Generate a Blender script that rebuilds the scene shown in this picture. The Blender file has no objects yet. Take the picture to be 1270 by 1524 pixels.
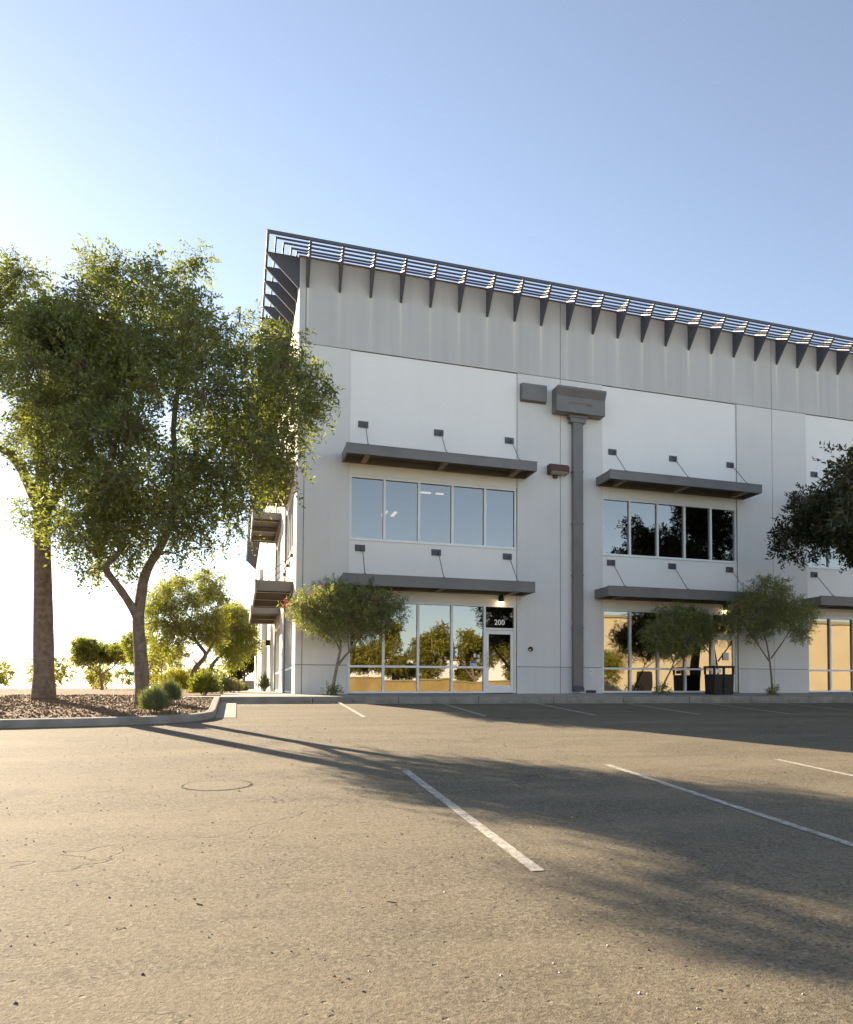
import bpy, bmesh, math, random
import numpy as np
from mathutils import Vector, Matrix, noise as mnoise
random.seed(7)
S = bpy.context.scene
COL = S.collection
R = math.radians

# ------------------------------------------------------------------ camera, sky, sun, exposure
CAM = Vector((-1.6506, -26.6476, 0.1978)); YAW = 20.638; PIT = 2.3305
cd = bpy.data.cameras.new('camera'); cam = bpy.data.objects.new('camera', cd); COL.objects.link(cam)
cam.location = CAM; cam.rotation_euler = (R(90 + PIT), 0, R(-YAW))
cd.sensor_fit = 'HORIZONTAL'; cd.sensor_width = 36.0; cd.lens = 34.77
cd.shift_x = -0.14274; cd.shift_y = 0.16626; cd.clip_start = 0.05; cd.clip_end = 3000
S.camera = cam

SUN_AZ = R(-27.3); SUN_EL = R(20.0)
SKY_STRENGTH = 0.053; SUN_STRENGTH = 3.5
W = bpy.data.worlds.new('World'); S.world = W; W.use_nodes = True
wn = W.node_tree.nodes; wl_ = W.node_tree.links
sky = wn.new('ShaderNodeTexSky'); sky.sky_type = 'NISHITA'; sky.sun_disc = False
sky.sun_elevation = SUN_EL; sky.sun_rotation = SUN_AZ
sky.air_density = 0.8; sky.dust_density = 0.15; sky.ozone_density = 0.6; sky.altitude = 300
hs_ = wn.new('ShaderNodeHueSaturation'); hs_.inputs['Saturation'].default_value = 0.78
wl_.new(sky.outputs[0], hs_.inputs['Color']); wl_.new(hs_.outputs[0], wn['Background'].inputs[0]); wn['Background'].inputs[1].default_value = SKY_STRENGTH
sl = bpy.data.lights.new('sun', 'SUN'); sl.energy = SUN_STRENGTH; sl.angle = R(0.5); sl.color = (1.0, 0.83, 0.60)
so = bpy.data.objects.new('sun', sl); COL.objects.link(so); so.location = (-20, 40, 30)
sd = Vector((math.sin(SUN_AZ) * math.cos(SUN_EL), math.cos(SUN_AZ) * math.cos(SUN_EL), math.sin(SUN_EL)))
so.rotation_euler = sd.to_track_quat('Z', 'Y').to_euler()
S.view_settings.view_transform = 'Standard'; S.view_settings.look = 'None'
S.view_settings.gamma = 1.0; S.view_settings.use_curve_mapping = False
S.view_settings.exposure = 2.34
S.cycles.max_bounces = 8; S.cycles.transparent_max_bounces = 12; S.cycles.diffuse_bounces = 4
S.cycles.glossy_bounces = 4; S.cycles.caustics_reflective = False; S.cycles.caustics_refractive = False
try:
    S.cycles.use_denoising = True
except Exception:
    pass

# helper to turn a pixel of the photograph into a point when laying out the place
_cy, _sy = math.cos(R(YAW)), math.sin(R(YAW)); _cp, _sp = math.cos(R(PIT)), math.sin(R(PIT))
_F = Vector((_sy * _cp, _cy * _cp, _sp)); _Rt = Vector((_cy, -_sy, 0)); _U = _Rt.cross(_F)
def at_depth(x, y, d):
    D = _Rt * ((x - 816.29) / 1226.6) + _U * ((973.15 - y) / 1226.6) + _F
    return CAM + D * d

# ------------------------------------------------------------------ materials
def nodes_of(m):
    m.use_nodes = True
    return m.node_tree.nodes, m.node_tree.links, m.node_tree.nodes['Principled BSDF']
def N(nt, t, **kw):
    n = nt.new(t)
    for k, v in kw.items():
        setattr(n, k, v)
    return n
def mathn(nt, lk, op, a, b=None, clamp=False):
    n = nt.new('ShaderNodeMath'); n.operation = op; n.use_clamp = clamp
    for i, v in enumerate((a, b)):
        if v is None: continue
        if isinstance(v, (int, float)): n.inputs[i].default_value = v
        else: lk.new(v, n.inputs[i])
    return n.outputs[0]
def mixc(nt, lk, fac, a, b, blend='MIX'):
    n = nt.new('ShaderNodeMix'); n.data_type = 'RGBA'; n.blend_type = blend
    for i, v in ((0, fac), (6, a), (7, b)):
        if isinstance(v, (int, float)): n.inputs[i].default_value = v
        elif isinstance(v, tuple): n.inputs[i].default_value = (*v[:3], 1)
        else: lk.new(v, n.inputs[i])
    return n.outputs[2]
def noise_tex(nt, lk, vec, scale, detail=4, rough=0.55):
    n = nt.new('ShaderNodeTexNoise'); n.inputs['Scale'].default_value = scale
    n.inputs['Detail'].default_value = detail; n.inputs['Roughness'].default_value = rough
    if vec is not None: lk.new(vec, n.inputs['Vector'])
    return n.outputs[0]
def maprange(nt, lk, v, a, b, c=0.0, d=1.0):
    n = nt.new('ShaderNodeMapRange'); n.clamp = True
    lk.new(v, n.inputs[0])
    for i, x in enumerate((a, b, c, d)): n.inputs[i + 1].default_value = x
    return n.outputs[0]
def bump(nt, lk, bsdf, h, strength, dist):
    b = nt.new('ShaderNodeBump'); b.inputs['Strength'].default_value = strength; b.inputs['Distance'].default_value = dist
    lk.new(h, b.inputs['Height']); lk.new(b.outputs[0], bsdf.inputs['Normal'])
def scaled_pos(nt, lk, s):
    g = nt.new('ShaderNodeNewGeometry'); m = nt.new('ShaderNodeMapping'); m.inputs['Scale'].default_value = s
    lk.new(g.outputs['Position'], m.inputs['Vector'])
    return m.outputs[0]

def surface_mat(name, col, rough=0.8, var=0.10, scale=1.2, fine=40, bstr=0.25, bdist=0.004, metal=0.0, streak=0.0, spec=0.3):
    m = bpy.data.materials.new(name); nt, lk, b = nodes_of(m)
    pos = scaled_pos(nt, lk, (1, 1, 1))
    n1 = noise_tex(nt, lk, pos, scale, 5); n2 = noise_tex(nt, lk, pos, fine, 3)
    f = maprange(nt, lk, n1, 0.3, 0.7)
    c = mixc(nt, lk, f, tuple(x * (1 - var) for x in col), tuple(min(1, x * (1 + var)) for x in col))
    if streak:
        st = noise_tex(nt, lk, scaled_pos(nt, lk, (3.5, 3.5, 0.12)), 1.0, 4)
        c = mixc(nt, lk, maprange(nt, lk, st, 0.45, 0.75, 0, streak), c, tuple(x * 0.72 for x in col))
    lk.new(c, b.inputs['Base Color'])
    r = maprange(nt, lk, n2, 0.3, 0.7, max(0, rough - 0.06), min(1, rough + 0.06)); lk.new(r, b.inputs['Roughness'])
    b.inputs['Metallic'].default_value = metal; b.inputs['Specular IOR Level'].default_value = spec
    if bstr: bump(nt, lk, b, n2, bstr, bdist)
    return m

def stained_wall(name, col, z_hi, z_lo):
    m = surface_mat(name, col, 0.85, 0.05, 0.5, 55, 0.25, 0.003, streak=0.35)
    nt = m.node_tree.nodes; lk = m.node_tree.links; b = nt['Principled BSDF']
    src = b.inputs['Base Color'].links[0].from_socket
    g = nt.new('ShaderNodeNewGeometry'); sx = nt.new('ShaderNodeSeparateXYZ'); lk.new(g.outputs['Position'], sx.inputs[0])
    u = mathn(nt, lk, 'DIVIDE', mathn(nt, lk, 'SUBTRACT', sx.outputs[0], 0.2486), 0.9833)
    d = mathn(nt, lk, 'ABSOLUTE', mathn(nt, lk, 'SUBTRACT', mathn(nt, lk, 'FRACT', mathn(nt, lk, 'ADD', u, 10.5)), 0.5))
    core = maprange(nt, lk, d, 0.022, 0.05, 1, 0)
    halo = maprange(nt, lk, d, 0.04, 0.16, 0.30, 0)
    zf = maprange(nt, lk, sx.outputs[2], z_lo, z_hi, 0.2, 1)
    br = maprange(nt, lk, noise_tex(nt, lk, scaled_pos(nt, lk, (3, 3, 0.5)), 1.0, 3), 0.3, 0.65, 0.35, 1)
    fac = mathn(nt, lk, 'MULTIPLY', mathn(nt, lk, 'MULTIPLY', mathn(nt, lk, 'MAXIMUM', core, halo), zf), br)
    under = mathn(nt, lk, 'LESS_THAN', sx.outputs[2], 12.86)
    fac = mathn(nt, lk, 'MULTIPLY', mathn(nt, lk, 'MULTIPLY', fac, under), 0.85)
    c = mixc(nt, lk, fac, src, (0.80, 0.76, 0.66))
    lk.new(c, b.inputs['Base Color'])
    return m

M = {}
M['pilaster'] = surface_mat('wall_grey_paint', (0.735, 0.725, 0.705), 0.85, 0.04, 0.5, 55, 0.25, 0.003, streak=0.10)
M['panel'] = surface_mat('wall_light_paint', (0.89, 0.88, 0.855), 0.85, 0.025, 0.4, 55, 0.22, 0.003, streak=0.05)
M['band'] = stained_wall('wall_parapet_paint', (0.565, 0.56, 0.55), 12.85, 11.0)
M['base'] = surface_mat('wall_base_paint', (0.70, 0.69, 0.68), 0.85, 0.05, 0.8, 50, 0.3, 0.003, streak=0.25)
M['side'] = surface_mat('side_wall_paint', (0.66, 0.62, 0.55), 0.85, 0.04, 0.5, 55, 0.22, 0.003)
M['reveal'] = surface_mat('joint_sealant', (0.20, 0.19, 0.17), 0.9, 0.1)
M['metal'] = surface_mat('charcoal_painted_steel', (0.185, 0.178, 0.172), 0.5, 0.12, 1.5, 30, 0.06, 0.002, spec=0.4)
M['steel'] = surface_mat('dark_blue_grey_steel', (0.10, 0.105, 0.125), 0.5, 0.1, 1.5, 30, 0.05, 0.002, spec=0.4)
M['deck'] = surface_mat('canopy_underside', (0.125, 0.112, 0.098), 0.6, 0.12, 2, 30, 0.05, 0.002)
M['tan_steel'] = surface_mat('tan_painted_steel', (0.28, 0.235, 0.18), 0.55, 0.1, 2, 30, 0.05, 0.002)
M['coping'] = surface_mat('brown_coping', (0.20, 0.145, 0.125), 0.6, 0.1)
M['rust'] = surface_mat('brown_lamp_housing', (0.10, 0.05, 0.038), 0.55, 0.2, 5, 40, 0.1, 0.002)
M['alu'] = surface_mat('white_aluminium', (0.86, 0.86, 0.85), 0.4, 0.03, 3, 40, 0.02, 0.001, spec=0.5)
M['black'] = surface_mat('black_plastic', (0.022, 0.021, 0.02), 0.5, 0.2, 4, 60, 0.15, 0.002)
M['chrome'] = surface_mat('brushed_handle', (0.5, 0.5, 0.5), 0.3, 0.05, 10, 80, 0.05, 0.001, metal=0.9)
M['white'] = surface_mat('white_paper', (0.8, 0.8, 0.78), 0.7, 0.03)
M['blue'] = surface_mat('blue_print', (0.06, 0.12, 0.42), 0.6, 0.05)
M['red'] = surface_mat('red_plastic', (0.45, 0.03, 0.03), 0.4, 0.05)
M['green_sign'] = surface_mat('green_sign', (0.01, 0.22, 0.13), 0.4, 0.05)
M['interior'] = surface_mat('interior_paint', (0.28, 0.26, 0.23), 0.9, 0.05)
M['concrete'] = surface_mat('sidewalk_concrete', (0.40, 0.37, 0.32), 0.9, 0.12, 1.8, 70, 0.4, 0.004)
M['kerb'] = surface_mat('kerb_concrete', (0.30, 0.28, 0.245), 0.9, 0.2, 2.5, 60, 0.5, 0.006)
M['beige'] = surface_mat('beige_stucco', (0.62, 0.52, 0.34), 0.9, 0.06, 0.4, 40, 0.2, 0.004)
M['gold'] = surface_mat('golden_stucco', (0.40, 0.29, 0.12), 0.9, 0.18, 0.7, 40, 0.3, 0.004, streak=0.4)
M['beige_dark'] = surface_mat('tan_stucco', (0.36, 0.29, 0.17), 0.9, 0.08, 0.4, 40, 0.2, 0.004)
M['bark'] = surface_mat('bark', (0.22, 0.165, 0.12), 0.95, 0.35, 9, 26, 1.0, 0.03)
M['bark_pale'] = surface_mat('pale_bark', (0.24, 0.195, 0.15), 0.95, 0.3, 12, 40, 0.8, 0.015)

def asphalt():
    m = bpy.data.materials.new('asphalt'); nt, lk, b = nodes_of(m)
    pos = scaled_pos(nt, lk, (1, 1, 1))
    big = noise_tex(nt, lk, pos, 0.35, 5, 0.6); mid = noise_tex(nt, lk, scaled_pos(nt, lk, (0.6, 1, 1)), 2.0, 7, 0.72)
    fine = noise_tex(nt, lk, pos, 38, 4, 0.75); agg = noise_tex(nt, lk, pos, 110, 2, 0.6)
    c = mixc(nt, lk, maprange(nt, lk, big, 0.3, 0.7), (0.130, 0.106, 0.069), (0.205, 0.166, 0.107))
    c = mixc(nt, lk, maprange(nt, lk, mid, 0.42, 0.68, 0, 0.75), c, (0.085, 0.071, 0.052))
    c = mixc(nt, lk, maprange(nt, lk, fine, 0.38, 0.66, 0, 0.8), c, (0.27, 0.218, 0.142))
    c = mixc(nt, lk, maprange(nt, lk, agg, 0.54, 0.66, 0, 0.75), c, (0.03, 0.027, 0.024))
    v = nt.new('ShaderNodeTexVoronoi'); v.inputs['Scale'].default_value = 6.0; lk.new(pos, v.inputs['Vector'])
    pit = maprange(nt, lk, v.outputs['Distance'], 0.05, 0.10, 0.75, 0)
    c = mixc(nt, lk, pit, c, (0.03, 0.027, 0.024))
    v2 = nt.new('ShaderNodeTexVoronoi'); v2.inputs['Scale'].default_value = 48.0; lk.new(pos, v2.inputs['Vector'])
    sc2 = nt.new('ShaderNodeSeparateColor'); lk.new(v2.outputs['Color'], sc2.inputs[0])
    c = mixc(nt, lk, maprange(nt, lk, sc2.outputs[0], 0.62, 0.95, 0, 0.6), c, (0.05, 0.043, 0.036))
    c = mixc(nt, lk, maprange(nt, lk, sc2.outputs[1], 0.72, 1.0, 0, 0.5), c, (0.34, 0.29, 0.21))
    oil = maprange(nt, lk, noise_tex(nt, lk, scaled_pos(nt, lk, (0.9, 0.55, 1)), 1.25, 6, 0.6), 0.60, 0.74, 0, 0.55)
    c = mixc(nt, lk, oil, c, (0.045, 0.038, 0.032))
    dust = maprange(nt, lk, noise_tex(nt, lk, scaled_pos(nt, lk, (0.25, 0.9, 1)), 1.0, 5, 0.6), 0.45, 0.7, 0, 0.45)
    c = mixc(nt, lk, dust, c, (0.29, 0.235, 0.155))
    # sparse meandering cracks
    w = nt.new('ShaderNodeTexVoronoi'); w.feature = 'DISTANCE_TO_EDGE'; w.inputs['Scale'].default_value = 0.22
    warp = nt.new('ShaderNodeVectorMath'); warp.operation = 'ADD'
    nz = nt.new('ShaderNodeTexNoise'); nz.inputs['Scale'].default_value = 1.1; nz.inputs['Detail'].default_value = 5; lk.new(pos, nz.inputs['Vector'])
    sc = nt.new('ShaderNodeVectorMath'); sc.operation = 'SCALE'; sc.inputs['Scale'].default_value = 1.2; lk.new(nz.outputs[1], sc.inputs[0])
    lk.new(pos, warp.inputs[0]); lk.new(sc.outputs[0], warp.inputs[1]); lk.new(warp.outputs[0], w.inputs['Vector'])
    crack = mathn(nt, lk, 'MULTIPLY', maprange(nt, lk, w.outputs['Distance'], 0.0008, 0.0025, 0.6, 0), maprange(nt, lk, big, 0.52, 0.6, 0, 1))
    c = mixc(nt, lk, crack, c, (0.03, 0.027, 0.023))
    lk.new(c, b.inputs['Base Color']); b.inputs['Roughness'].default_value = 0.9; b.inputs['Specular IOR Level'].default_value = 0.25
    h = mathn(nt, lk, 'ADD', mathn(nt, lk, 'MULTIPLY', fine, 0.7), mathn(nt, lk, 'MULTIPLY', agg, 0.5))
    h = mathn(nt, lk, 'SUBTRACT', h, mathn(nt, lk, 'ADD', pit, crack))
    bump(nt, lk, b, h, 0.9, 0.009)
    return m
M['asphalt'] = asphalt()
def worn_paint():
    m = bpy.data.materials.new('worn_white_paint'); nt, lk, b = nodes_of(m)
    pos = scaled_pos(nt, lk, (1, 1, 1))
    n = noise_tex(nt, lk, pos, 15, 6, 0.75); n2 = noise_tex(nt, lk, pos, 70, 3, 0.7)
    f = mathn(nt, lk, 'ADD', mathn(nt, lk, 'MULTIPLY', n, 0.7), mathn(nt, lk, 'MULTIPLY', n2, 0.3))
    c = mixc(nt, lk, maprange(nt, lk, f, 0.43, 0.62), (0.55, 0.52, 0.45), (0.17, 0.14, 0.095))
    lk.new(c, b.inputs['Base Color']); b.inputs['Roughness'].default_value = 0.8
    bump(nt, lk, b, n2, 0.5, 0.006)
    return m
M['paint'] = worn_paint()
def mulch():
    m = bpy.data.materials.new('granite_mulch'); nt, lk, b = nodes_of(m)
    pos = scaled_pos(nt, lk, (1, 1, 1))
    v = nt.new('ShaderNodeTexVoronoi'); v.inputs['Scale'].default_value = 26; lk.new(pos, v.inputs['Vector'])
    sx = nt.new('ShaderNodeSeparateColor'); lk.new(v.outputs['Color'], sx.inputs[0])
    c = mixc(nt, lk, sx.outputs[0], (0.10, 0.05, 0.018), (0.25, 0.135, 0.055))
    c = mixc(nt, lk, maprange(nt, lk, sx.outputs[1], 0.75, 1, 0, 0.6), c, (0.42, 0.33, 0.25))
    lk.new(c, b.inputs['Base Color']); b.inputs['Roughness'].default_value = 0.95
    bump(nt, lk, b, v.outputs['Distance'], 1.0, 0.03)
    return m
M['mulch'] = mulch()

def leaf_mat(name, dark, mid, bright, trans=0.45, tcol=(0.34, 0.38, 0.035)):
    m = bpy.data.materials.new(name); m.use_nodes = True; nt = m.node_tree.nodes; lk = m.node_tree.links
    nt.remove(nt['Principled BSDF']); out = nt['Material Output']
    g = nt.new('ShaderNodeNewGeometry'); r = nt.new('ShaderNodeValToRGB')
    lk.new(g.outputs['Random Per Island'], r.inputs[0])
    r.color_ramp.elements[0].color = (*dark, 1); r.color_ramp.elements[1].color = (*bright, 1)
    e = r.color_ramp.elements.new(0.55); e.color = (*mid, 1)
    big = noise_tex(nt, lk, g.outputs['Position'], 0.9, 3)
    c = mixc(nt, lk, maprange(nt, lk, big, 0.35, 0.7, 0, 0.35), r.outputs[0], bright)
    d = nt.new('ShaderNodeBsdfDiffuse'); lk.new(c, d.inputs[0])
    t = nt.new('ShaderNodeBsdfTranslucent'); tc = mixc(nt, lk, 0.7, c, tcol); lk.new(tc, t.inputs[0])
    gl = nt.new('ShaderNodeBsdfGlossy'); gl.inputs['Roughness'].default_value = 0.4; gl.inputs[0].default_value = (0.7, 0.7, 0.7, 1)
    mx = nt.new('ShaderNodeMixShader'); mx.inputs[0].default_value = trans
    lk.new(d.outputs[0], mx.inputs[1]); lk.new(t.outputs[0], mx.inputs[2])
    m2 = nt.new('ShaderNodeMixShader'); m2.inputs[0].default_value = 0.05
    lk.new(mx.outputs[0], m2.inputs[1]); lk.new(gl.outputs[0], m2.inputs[2])
    lk.new(m2.outputs[0], out.inputs[0])
    return m
M['leaf'] = leaf_mat('tree_leaf', (0.055, 0.078, 0.031), (0.105, 0.138, 0.047), (0.21, 0.23, 0.062), 0.45, (0.44, 0.49, 0.06))
M['leaf_mid'] = leaf_mat('mid_tree_leaf', (0.055, 0.08, 0.022), (0.115, 0.145, 0.034), (0.26, 0.26, 0.045), 0.5, (0.55, 0.57, 0.05))
M['leaf_dark'] = leaf_mat('dark_tree_leaf', (0.02, 0.026, 0.009), (0.036, 0.043, 0.013), (0.06, 0.062, 0.016), 0.3, (0.1, 0.11, 0.02))
M['leaf_gold'] = leaf_mat('golden_tree_leaf', (0.12, 0.145, 0.022), (0.25, 0.25, 0.032), (0.43, 0.37, 0.045), 0.4, (0.5, 0.47, 0.05))
M['oleander'] = leaf_mat('oleander_leaf', (0.12, 0.165, 0.05), (0.22, 0.27, 0.08), (0.40, 0.39, 0.12), 0.45, (0.4, 0.42, 0.07))
M['sprout'] = leaf_mat('sprout_leaf', (0.09, 0.12, 0.02), (0.17, 0.21, 0.03), (0.32, 0.32, 0.04), 0.45)
M['sage'] = leaf_mat('sage_leaf', (0.10, 0.13, 0.07), (0.17, 0.20, 0.11), (0.28, 0.30, 0.17), 0.35)
M['drybush'] = leaf_mat('dry_bush_leaf', (0.24, 0.21, 0.10), (0.38, 0.32, 0.16), (0.52, 0.43, 0.25), 0.45)
M['petal'] = leaf_mat('pink_petal', (0.42, 0.02, 0.09), (0.55, 0.04, 0.16), (0.68, 0.12, 0.28), 0.3, (0.7, 0.1, 0.25))
M['litter'] = leaf_mat('dry_leaf', (0.10, 0.05, 0.02), (0.28, 0.15, 0.05), (0.45, 0.3, 0.06), 0.1)

def glass(name, refl, tint):
    m = bpy.data.materials.new(name); m.use_nodes = True; nt = m.node_tree.nodes; lk = m.node_tree.links
    nt.remove(nt['Principled BSDF']); out = nt['Material Output']
    gl = nt.new('ShaderNodeBsdfGlossy'); gl.inputs['Roughness'].default_value = 0.0; gl.inputs[0].default_value = (0.92, 0.88, 0.80, 1)
    tr = nt.new('ShaderNodeBsdfTransparent'); tr.inputs[0].default_value = (*tint, 1)
    lw = nt.new('ShaderNodeFresnel'); lw.inputs[0].default_value = 1.5
    f = maprange(nt, lk, lw.outputs[0], 0.0, 1.0, refl, 1.0)
    mx = nt.new('ShaderNodeMixShader'); lk.new(f, mx.inputs[0])
    lk.new(tr.outputs[0], mx.inputs[1]); lk.new(gl.outputs[0], mx.inputs[2]); lk.new(mx.outputs[0], out.inputs[0])
    nz = noise_tex(nt, lk, scaled_pos(nt, lk, (1, 1, 1)), 1.3, 1)
    b = nt.new('ShaderNodeBump'); b.inputs['Strength'].default_value = 0.05; b.inputs['Distance'].default_value = 0.02
    lk.new(nz, b.inputs['Height']); lk.new(b.outputs[0], gl.inputs['Normal'])
    return m
M['glass'] = glass('tinted_glass', 0.22, (0.20, 0.21, 0.21))
def emis(name, col, s):
    m = bpy.data.materials.new(name); m.use_nodes = True; b = m.node_tree.nodes['Principled BSDF']
    b.inputs['Base Color'].default_value = (0.8, 0.78, 0.7, 1)
    b.inputs['Emission Color'].default_value = (*col, 1); b.inputs['Emission Strength'].default_value = s
    return m
M['lit'] = emis('lit_ceiling_lamp', (1.0, 0.82, 0.55), 0.6)
M['bulb'] = emis('lit_lantern_lens', (1.0, 0.72, 0.35), 3.5)
M['lens'] = surface_mat('lamp_lens', (0.42, 0.38, 0.3), 0.35, 0.1, 8, 60, 0.1, 0.002)

# ------------------------------------------------------------------ mesh helpers
def front(a, b, z): return (a, -b, z)
def sidef(a, b, z): return (-b, a, z)
def ident(a, b, z): return (a, b, z)

def pane(fr, x0, x1, z0, z1):
    e = [random.uniform(-.0022, .0022) for _ in range(3)]
    return [fr(x0, -.145 + e[0], z0), fr(x1, -.145 + e[1], z0), fr(x1, -.145 + e[1] + e[2], z1), fr(x0, -.145 + e[0] + e[2], z1)]

class MB:
    def __init__(s): s.v = []; s.f = []
    def add(s, vs, fs):
        o = len(s.v); s.v += [tuple(v) for v in vs]; s.f += [tuple(i + o for i in f) for f in fs]
    def box(s, fr, a0, a1, b0, b1, z0, z1):
        P = [fr(a, b, z) for z in (z0, z1) for b in (b0, b1) for a in (a0, a1)]
        s.add(P, [(0, 1, 3, 2), (4, 5, 7, 6), (0, 1, 5, 4), (2, 3, 7, 6), (0, 2, 6, 4), (1, 3, 7, 5)])
    def prism(s, fr, poly, a0, a1):            # poly in (b, z), extruded along a
        n = len(poly); P = [fr(a0, b, z) for b, z in poly] + [fr(a1, b, z) for b, z in poly]
        s.add(P, [tuple(range(n)), tuple(range(n, 2 * n))] + [(i, (i + 1) % n, n + (i + 1) % n, n + i) for i in range(n)])
    def slab(s, poly, ztop, zbot):             # poly in (x, y); ztop a function or number
        n = len(poly); zt = ztop if callable(ztop) else (lambda x, y: ztop); zb = zbot if callable(zbot) else (lambda x, y: zbot)
        P = [(x, y, zt(x, y)) for x, y in poly] + [(x, y, zb(x, y)) for x, y in poly]
        s.add(P, [tuple(range(n)), tuple(range(n, 2 * n))] + [(i, (i + 1) % n, n + (i + 1) % n, n + i) for i in range(n)])
    def tube(s, pts, rad, sides=8, cap=True):
        pts = [Vector(p) for p in pts]; n = len(pts)
        if not hasattr(rad, '__len__'): rad = [rad] * n
        t = (pts[1] - pts[0]).normalized(); u = t.orthogonal().normalized(); rings = []
        for i, p in enumerate(pts):
            t = (pts[min(i + 1, n - 1)] - pts[max(i - 1, 0)]).normalized()
            u = (u - t * u.dot(t)).normalized(); w = t.cross(u)
            rings.append([p + (u * math.cos(2 * math.pi * k / sides) + w * math.sin(2 * math.pi * k / sides)) * rad[i] for k in range(sides)])
        vs = [v for r_ in rings for v in r_]
        fs = [(i * sides + k, i * sides + (k + 1) % sides, (i + 1) * sides + (k + 1) % sides, (i + 1) * sides + k) for i in range(n - 1) for k in range(sides)]
        if cap: fs += [tuple(range(sides)), tuple(range((n - 1) * sides, n * sides))]
        s.add(vs, fs)
    def build(s, name, mat, parent=None, smooth=False, bevel=0.0, recalc=True):
        me = bpy.data.meshes.new(name); me.from_pydata(s.v, [], s.f)
        if recalc:
            bm = bmesh.new(); bm.from_mesh(me); bmesh.ops.recalc_face_normals(bm, faces=bm.faces); bm.to_mesh(me); bm.free()
        me.update()
        if smooth: me.polygons.foreach_set('use_smooth', [True] * len(me.polygons))
        o = bpy.data.objects.new(name, me); COL.objects.link(o)
        if mat is not None: me.materials.append(M[mat] if isinstance(mat, str) else mat)
        if bevel:
            bv = o.modifiers.new('edge', 'BEVEL'); bv.width = bevel; bv.segments = 2; bv.limit_method = 'ANGLE'
        if parent is not None: attach(o, parent)
        return o
WORLD_OF = {}
def attach(o, parent):
    # children keep the coordinates they were modelled in
    o.parent = parent
    off = WORLD_OF.get(parent.name, Vector((0, 0, 0)))
    if o.name not in WORLD_OF: WORLD_OF[o.name] = Vector(off)
    o.matrix_parent_inverse = Matrix.Translation(-off)
def tag(o, label=None, cat=None, group=None, kind=None):
    if label: o['label'] = label
    if cat: o['category'] = cat
    if group: o['group'] = group
    if kind: o['kind'] = kind
    return o
def thing(name, label, cat, loc, group=None):
    o = bpy.data.objects.new(name, None); COL.objects.link(o); o.location = loc; o.empty_display_size = 0.2
    WORLD_OF[o.name] = Vector(loc)
    return tag(o, label, cat, group)
def copy_tree(o, shift, parent=None):
    c = o.copy(); COL.objects.link(c)
    if parent is None:
        c.location = Vector(o.location) + Vector(shift)
    else:
        c.parent = parent; c.matrix_parent_inverse = o.matrix_parent_inverse.copy()
    for ch in list(o.children): copy_tree(ch, shift, c)
    return c

# ------------------------------------------------------------------ the ground
def lerp_tab(t, x):
    if x <= t[0][0]: return t[0][1]
    for (x0, y0), (x1, y1) in zip(t, t[1:]):
        if x <= x1: return y0 + (y1 - y0) * (x - x0) / (x1 - x0)
    return t[-1][1]
PROFILE = [(-400, -0.35), (-54, -0.35), (-46, -0.55), (-36, -1.35), (-31, -1.50), (-28, -1.47), (-2.3, -0.215), (60, -0.3), (900, -0.6)]
def lot_z(x, y): return lerp_tab(PROFILE, y) - 0.005 * max(-6, min(26, x))
xs = sorted(set([-900, -400, -200, -100, -60, -30, -20] + [-14 + i for i in range(0, 60)] + [50, 60, 80, 120, 250, 500, 900]))
ys = sorted(set([-900, -400, -200, -120, -80, -60] + [-56 + 1 * i for i in range(0, 52)] + [-4, -3.2, -2.6, 0, 20, 60, 120, 300, 900]))
g = MB(); g.v = [(x, y, lot_z(x, y) if y < -2.6 else lot_z(x, -2.6) - 0.12) for y in ys for x in xs]
nx = len(xs); g.f = [(j * nx + i, j * nx + i + 1, (j + 1) * nx + i + 1, (j + 1) * nx + i) for j in range(len(ys) - 1) for i in range(nx - 1)]
tag(g.build('ground', 'asphalt', smooth=True), kind='structure')

def walk_z(x, y): return -0.012 + (0.02 + 0.0015 * max(0, x)) * max(-2.3, min(0, y)) 
KY = -2.3
def strip_grid(x0, x1, nxs, y0, y1, nys, zf):
    m = MB(); m.v = [(x0 + (x1 - x0) * i / nxs, y0 + (y1 - y0) * j / nys, zf(x0 + (x1 - x0) * i / nxs, y0 + (y1 - y0) * j / nys)) for j in range(nys + 1) for i in range(nxs + 1)]
    m.f = [(j * (nxs + 1) + i, j * (nxs + 1) + i + 1, (j + 1) * (nxs + 1) + i + 1, (j + 1) * (nxs + 1) + i) for j in range(nys) for i in range(nxs)]
    return m
# sidewalk slabs with open joints
for k in range(17):
    x0 = -2.10 + k * 2.0
    sw = MB(); sw.slab([(x0 + 0.006, KY + 0.156), (x0 + 1.994, KY + 0.156), (x0 + 1.994, 0.06 if x0 > -1 else 0.0), (x0 + 0.006, 0.06 if x0 > -1 else 0.0)], walk_z, -0.5)
    tag(sw.build('sidewalk', 'concrete'), kind='structure')
for k in range(24):
    y0 = 0.006 + k * 3.0
    sw = MB(); sw.slab([(-2.10, y0), (0.06, y0), (0.06, y0 + 2.988), (-2.10, y0 + 2.988)], -0.012, -0.5)
    tag(sw.build('sidewalk', 'concrete'), kind='structure')
sw = MB(); sw.slab([(-40, KY - 0.1), (-2.11, KY - 0.1), (-2.11, -0.6), (-40, -0.6)], -0.06, -0.5)
tag(sw.build('path', 'concrete'), kind='structure')
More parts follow.
